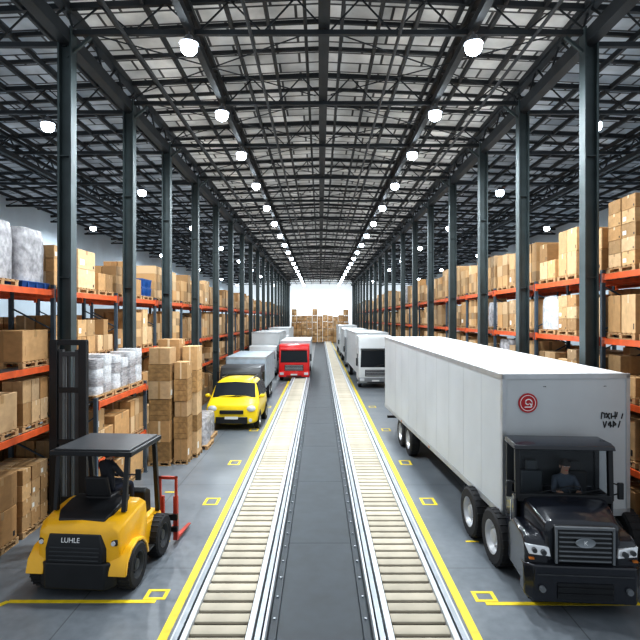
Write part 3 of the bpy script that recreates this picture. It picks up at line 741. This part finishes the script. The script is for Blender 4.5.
for (bx_,bz_,A) in ((2.02,2.96,[[(0,0,.01,.13),(.01,.13,.08,.11),(.08,.11,.07,.02)],[(0,.02,.07,.12),(.0,.12,.07,.0)],[(0,.0,0,.12),(.02,.06,.08,.06),(.08,.0,.08,.15)],[(0,.03,.02,.14)],[(.0,.0,.03,.11)]]),
                   (2.06,2.79,[[(0,.12,.03,0),(.03,0,.07,.13)],[(0,.06,.05,.12),(.05,.12,.05,0),(0,.05,.08,.04)],[(0,0,.0,.13),(0,.13,.06,.06),(.06,.06,.0,.04)],[(0,0,.04,.13)]])):
    for k,gg in enumerate(A):
        for (p,q,r_,s_) in gg: stk(bx_+k*.105+p,bz_+q+rq.uniform(-.008,.008),bx_+k*.105+r_,bz_+s_)
part('lettering',gl,TXTB,T)
for xx in (.85,2.1): text('lettering','..',.14,TXTB,T,(xx,-.012,3.66))

# cab
C=Vector((4.42,8.72,0)); cw=R(-4.5); ca=R(3.1)
rel=C-Vector((3.66,10.4,0)); lx=rel.x*math.cos(ca)+rel.y*math.sin(ca); ly=-rel.x*math.sin(ca)+rel.y*math.cos(ca)
CAB=part('cab',MB().box(-.88,.88,1.42,1.5,.55,1.75).box(-.88,-.83,.85,1.42,.55,1.72).box(.83,.88,.85,1.42,.55,1.72).box(-.83,.83,.7,1.42,.55,.65),BLKG,HT,(lx,ly,0),(0,0,cw-ca),bevel=.02)
def hs(y,hw,z0,z1,c=.025):
    return [(-hw,y,z0),(-hw,y,z1-.14),(-hw*.96,y,z1-.04),(-hw*.80,y,z1),(0,y,z1+c),(hw*.80,y,z1),(hw*.96,y,z1-.04),(hw,y,z1-.14),(hw,y,z0)]
part('hood',MB().loft([hs(.02,.56,.8,1.50),hs(.08,.62,.7,1.56),hs(.5,.70,.6,1.66),hs(.92,.78,.6,1.74)]),BLKG,CAB,bevel=.02)
for s in(-1,1):
    pts=[(.04,.45),(.02,1.05),(.08,1.22),(.22,1.30),(.80,1.34),(1.02,1.22),(1.1,1.05),(1.1,.45)]
    part('fender',MB().loft([[(s*.56,y,z) for y,z in pts],[(s*.86,y+.03,z-.01) for y,z in pts],[(s*.93,y+.07,z-.07 if z>.6 else z) for y,z in pts]]),BLKG,CAB,bevel=.025,seg=3)
    hl=MB().loft([[(s*.54,-.03,.99),(s*.88,.03,1.00),(s*.93,.10,1.15),(s*.56,-.01,1.13)],[(s*.54,.08,.99),(s*.88,.12,1.00),(s*.92,.2,1.15),(s*.56,.1,1.13)]])
    hl_=part('headlight',hl,HEADL,CAB,bevel=.01)
    part('headlight_projector',MB().cyl((s*.66,-.06,1.06),(s*.66,.0,1.06),.045,n=16),DGREY,hl_); part('headlight_projector',MB().cyl((s*.80,-.03,1.08),(s*.80,.03,1.08),.04,n=16),DGREY,hl_)
    part('turn_signal',MB().box(s*.84-.04,s*.84+.04,-.0,.06,.92,.95),AMB,CAB)
    part('fog_light',MB().cyl((s*.70,-.13,.48),(s*.70,-.07,.48),.05,n=16),GREYP,CAB)
    part('mirror',MB().box(s*.99-.05,s*.99+.05,.80,.86,1.70,2.0).bar((s*.86,.88,1.75),(s*.97,.84,1.8),.025).bar((s*.86,.88,1.98),(s*.97,.84,1.95),.025),BLK,CAB,bevel=.015)
    part('windscreen_pillar',MB().bar((s*.83,.86,1.66),(s*.83,.90,2.62),.085,.1),BLK,CAB,bevel=.01)
    part('rear_pillar',MB().bar((s*.83,1.44,1.66),(s*.83,1.44,2.62),.085,.09),BLK,CAB,bevel=.01)
    part('grab_handle',MB().bar((s*.91,.98,1.2),(s*.91,.98,1.6),.025),CHR,CAB)
mb=MB().prof([(-.04,.90),(-.05,1.25),(-.03,1.50),(.1,1.53),(.1,.90)],-.48,.48)
G=part('grille',mb,BLK,CAB,bevel=.015)
mb=MB()
for i in range(7): mb.box(-.42,.42,-.075,-.03,.94+i*.078,.962+i*.078)
part('grille_bars',mb,GREYP,G)
part('grille_surround',MB().box(-.48,-.445,-.075,-.02,.90,1.48).box(.445,.48,-.075,-.02,.90,1.48).box(-.48,.48,-.075,-.02,1.47,1.51),GREYP,G)
em=MB().lathe((0,-.085,1.26),[(.001,-.01),(.085,-.01),(.10,-.015),(.11,0),(.10,.015)],28,axis='y'); 
em.v=[(x*1.5,y,1.26+(z-1.26)*.75) for x,y,z in em.v]
part('emblem',em,RAILS,G); text('emblem_glyph','K',.10,TXTW,G,(0,-.10,1.26))
B=part('bumper',MB().loft([[(-.95,.10,.30),(-.95,.10,.82),(-.95,.3,.82),(-.95,.3,.30)],[(-.82,-.07,.24),(-.82,-.07,.86),(-.82,.1,.86),(-.82,.1,.24)],[(.82,-.07,.24),(.82,-.07,.86),(.82,.1,.86),(.82,.1,.24)],[(.95,.10,.30),(.95,.10,.82),(.95,.3,.82),(.95,.3,.30)]]),BLKG,CAB,bevel=.03,seg=3)
part('lower_intake',MB().box(-.45,.45,-.09,-.06,.32,.58).box(-.45,.45,-.11,-.09,.40,.42).box(-.45,.45,-.11,-.09,.50,.52),BLK,B)
part('bumper_trim',MB().box(-.78,.78,-.085,-.065,.70,.72),DGREY,B)
part('cab_roof',MB().loft([[(-.90,.80,2.58),(.90,.80,2.58),(.89,.82,2.65),(-.89,.82,2.65)],[(-.90,.9,2.58),(.90,.9,2.58),(.88,.95,2.69),(-.88,.95,2.69)],[(-.90,1.5,2.58),(.90,1.5,2.58),(.88,1.5,2.69),(-.88,1.5,2.69)]]),BLKG,CAB,bevel=.01)
part('cab_rear_wall',MB().box(-.80,.80,1.45,1.48,1.75,2.58),BLK,CAB)
part('windscreen',MB().hexa([(-.79,.862,1.76),(.79,.862,1.76),(.79,.868,1.76),(-.79,.868,1.76),(-.79,.902,2.58),(.79,.902,2.58),(.79,.908,2.58),(-.79,.908,2.58)]),GLASS,CAB)
part('cowl',MB().box(-.83,.83,.80,.92,1.62,1.76),BLK,CAB,bevel=.01)
part('wiper',MB().bar((-.5,.84,1.78),(-.05,.85,1.86),.015),BLK,CAB); part('wiper',MB().bar((.2,.84,1.78),(.65,.85,1.86),.015),BLK,CAB)
for x in (-.42,.40): part('seat',MB().box(x-.22,x+.22,1.0,1.38,1.25,1.40).box(x-.21,x+.21,1.32,1.42,1.40,2.05).box(x-.11,x+.11,1.33,1.40,2.05,2.25),SEATM if x>0 else DGREY,CAB,bevel=.03)
part('steering_wheel',MB().lathe((0,0,0),[(.2+.014*math.cos(q),.014*math.sin(q)) for q in [2*math.pi*i/8 for i in range(9)]],24,axis='z').bar((-.2,0,0),(.2,0,0),.02).cyl((0,0,0),(0,0,-.15),.02),BLK,CAB,(.15,1.0,1.80),(R(-35),0,0))
wheel(CAB,-.64,.62,.42,.26,-1); wheel(CAB,.64,.62,.42,.26,1)
SHIRT=mat('grey_work_shirt',(.07,.08,.10),.85,var=.2,scale=12)
person(w2(C,cw,.15,1.24,1.46),cw+R(180),'person in grey work shirt seated behind the truck steering wheel',hands={-1:(-.17,.24,.30),1:(.17,.24,.30)},shirt=SHIRT)

# ------------------------------------------------------------ cab-over trucks
def box_truck(loc,rz,paint,w_,ch,bh,L,label,boxm=WHT,pl=True,dark_low=True,grp=None):
    e=empty('box_truck',loc,rz,label,'truck',grp)
    hw=w_/2
    pr=[(.06,.55),(.0,.75),(.0,1.40),(.12,ch-.30),(.22,ch-.08),(.40,ch),(1.9,ch),(1.9,.55)]
    cab_=part('cab',MB().loft([[(-hw,y+.06,z) for y,z in pr],[(-hw+.08,y,z) for y,z in pr],[(hw-.08,y,z) for y,z in pr],[(hw,y+.06,z) for y,z in pr]]),paint,e,bevel=.03)
    def sl(z): return 0 if z<1.40 else .12*(z-1.40)/(ch-.30-1.40)
    z0,z1=1.5,(ch-.48 if ch<3.3 else ch-1.05)
    part('windscreen',MB().hexa([(-hw+.13,sl(z0)-.02,z0),(hw-.13,sl(z0)-.02,z0),(hw-.13,sl(z0)+.03,z0),(-hw+.13,sl(z0)+.03,z0),(-hw+.18,sl(z1)-.02,z1),(hw-.18,sl(z1)-.02,z1),(hw-.18,sl(z1)+.03,z1),(-hw+.18,sl(z1)+.03,z1)]),GLASSD,cab_,bevel=.015)
    part('sun_visor',MB().box(-hw+.15,hw-.15,sl(z1)-.12,sl(z1)+.05,z1+.04,z1+.14),paint if ch<3.3 else DGREY,cab_,bevel=.02)
    for s in (-1,1): part('wiper',MB().bar((s*.1,sl(z0)-.03,z0+.03),(s*.1+.5,sl(z0)-.03,z0+.22),.03,.02),BLK,cab_)
    g=part('grille',MB().box(-hw*.62,hw*.62,-.03,.02,.85,1.32),BLK,cab_,bevel=.01)
    mb=MB()
    for i in range(4): mb.box(-hw*.58,hw*.58,-.05,-.03,.90+i*.11,.93+i*.11)
    part('grille_bars',mb,ALU,g)
    part('bumper',MB().box(-hw-.01,hw+.01,-.08,.25,.35,.78),paint if not dark_low else GREYP,cab_,bevel=.04)
    part('bumper_opening',MB().box(-hw*.5,hw*.5,-.10,-.08,.40,.48),BLK,cab_)
    for s in(-1,1):
        part('headlight',MB().box(s*hw*.80-.16,s*hw*.80+.16,-.11,-.05,.52,.72),HEADL,cab_,bevel=.02)
        part('mirror',MB().box(s*(hw+.12)-.06,s*(hw+.12)+.06,.18,.24,1.6,2.15).bar((s*hw,.25,1.7),(s*(hw+.12),.21,1.75),.03).bar((s*hw,.3,2.1),(s*(hw+.12),.21,2.08),.03),BLK,cab_,bevel=.015)
        part('side_window',MB().box(s*hw-.012,s*hw+.012,.50,1.35,1.5,min(ch-.45,2.4)),GLASSD,cab_)
        part('door',MB().box(s*hw-.008,s*hw+.010,.45,1.42,.75,1.44),paint,cab_,bevel=.01)
        part('step',MB().box(s*hw-.05,s*hw+.03,.55,1.0,.42,.5),BLK,cab_)
        wheel(e,s*(hw-.16),1.0,.48,.28,s); wheel(e,s*(hw-.16),L-1.7,.48,.30,s); wheel(e,s*(hw-.16),L-2.85,.48,.30,s)
    if pl: part('number_plate',MB().box(-.26,.26,-.115,-.10,.5,.61),PLATE,cab_)
    bx=part('cargo_box',MB().box(-hw-.03,hw+.03,2.1,L,.95,bh),boxm,e,bevel=.02)
    mb=MB(); n=int((L-2.1)/.9)
    for i in range(1,n): 
        y=2.1+(L-2.1)*i/n
        for s in (-1,1): mb.box(s*(hw+.035)-.008,s*(hw+.035)+.008,y-.015,y+.015,1.05,bh-.06)
    mb.box(-hw-.05,hw+.05,2.08,2.16,bh-.08,bh+.02).box(-hw-.05,-hw,2.16,L,bh-.08,bh+.02).box(hw,hw+.05,2.16,L,bh-.08,bh+.02)
    part('box_trim',mb,ALU,bx)
    part('chassis',MB().box(-.45,-.3,1.5,L-.2,.6,.95).box(.3,.45,1.5,L-.2,.6,.95).box(-hw+.2,hw-.2,L-.15,L-.05,.5,.6),BLK,e)
    return e
box_truck((-2.05,41.0,0),0,RED,2.4,2.9,3.1,11,'red cab-over truck with white box body parked at the conveyor end',dark_low=False)
box_truck((3.95,37.0,0),R(1),WHT,2.4,3.75,3.9,12,'white cab-over truck with tall cab and white box body')
box_truck((3.75,52.5,0),0,GREYP,2.4,3.1,3.8,12,'grey cab-over truck with white box body in a row of trucks')
box_truck((3.75,68,0),0,WHT,2.4,3.1,4.0,12,'white cab-over truck with box body in a row of trucks')
box_truck((-4.9,44.5,0),0,WHT,2.4,2.6,3.7,12,'white cab-over truck with low white box body beside racking')
box_truck((-4.9,60,0),0,WHT,2.4,3.0,3.8,12,'white cab-over truck with box body beside racking')
GT=box_truck((-4.25,27.7,0),0,DGREY,2.2,2.4,2.75,8,'dark grey light truck with pale covered load behind a yellow car',boxm=LBLUE)

# ------------------------------------------------------------ yellow car
CR=empty('small_car',(-3.92,23.1,0),R(-1.5),'small bright yellow hatchback car facing along the aisle','car'); CR.scale=(1.14,1.0,1.14)
def cs(y,wb,zb,wm,zm,wt,zt,cz):
    h=[(wb*.9,zb),(wb,zb+.15),(wm,zm*.72),(wm,zm),(wt,zt),(wt*.6,cz)]
    return [(-x,y,z) for x,z in h]+[(0,y,cz)]+[(x,y,z) for x,z in h[::-1]]
secs=[cs(-.04,.90,.28,.94,.80,.88,.90,.92),cs(.0,.97,.24,1.0,.88,.93,.99,1.02),cs(.15,1.0,.22,1.03,.96,.96,1.07,1.11),cs(.45,1.0,.22,1.03,1.03,.96,1.14,1.19),
 cs(.58,1.0,.22,1.03,1.06,.95,1.22,1.28),cs(.98,1.0,.22,1.03,1.08,.84,1.78,1.86),cs(1.15,1.0,.22,1.03,1.08,.83,1.86,1.95),cs(2.9,1.0,.22,1.03,1.08,.81,1.85,1.93),cs(3.35,.98,.25,1.0,1.06,.74,1.65,1.7),cs(3.6,.92,.32,.93,1.0,.68,1.15,1.18)]
part('body',MB().loft(secs),CYEL,CR,sub=2,sharp=180)
part('windscreen',MB().loft([[(-.86,.53,1.23),(0,.47,1.28),(.86,.53,1.23),(.78,.94,1.76),(0,.88,1.82),(-.78,.94,1.76)],[(-.86,.63,1.20),(0,.57,1.25),(.86,.63,1.20),(.78,1.05,1.72),(0,.99,1.78),(-.78,1.05,1.72)]]),GLASSD,CR,bevel=.01)
for s in(-1,1):
    part('side_window',MB().loft([[(s*1.01,.78,1.18),(s*1.01,3.2,1.18),(s*.86,2.9,1.74),(s*.87,1.15,1.74)],[(s*.95,.78,1.18),(s*.95,3.2,1.18),(s*.79,2.9,1.74),(s*.79,1.15,1.74)]]),GLASSD,CR,bevel=.01)
    part('headlight',MB().sphere((s*.76,-.02,.86),.18,.10,.12,14,8),HEADL,CR)
    part('fog_light',MB().cyl((s*.74,-.09,.42),(s*.74,.0,.42),.07),HEADL,CR)
    part('mirror',MB().sphere((s*1.10,.75,1.27),.11,.07,.08,12,8).bar((s*.96,.77,1.23),(s*1.06,.76,1.25),.04),CYEL,CR)
    for y in (.66,2.85):
        wheel(CR,s*.92,y,.34,.22,s)
        part('wheel_arch',MB().lathe((s*1.0,y,.34),[(.34,-.03),(.40,-.03),(.40,.03),(.34,.03),(.34,-.03)],24),BLK,CR)
    part('wiper',MB().bar((s*.1,.48,1.27),(s*.1+.4,.56,1.33),.02),BLK,CR)
part('grille',MB().box(-.46,.46,-.11,.05,.66,.80),BLK,CR,bevel=.015)
part('lower_intake',MB().box(-.62,.62,-.10,.08,.28,.54),BLK,CR,bevel=.02)
part('number_plate',MB().box(-.26,.26,-.12,-.10,.46,.56),PLATE,CR)
for s in (-1,1): part('roof_rail',MB().bar((s*.66,1.4,1.93),(s*.66,2.8,1.91),.04),BLK,CR)
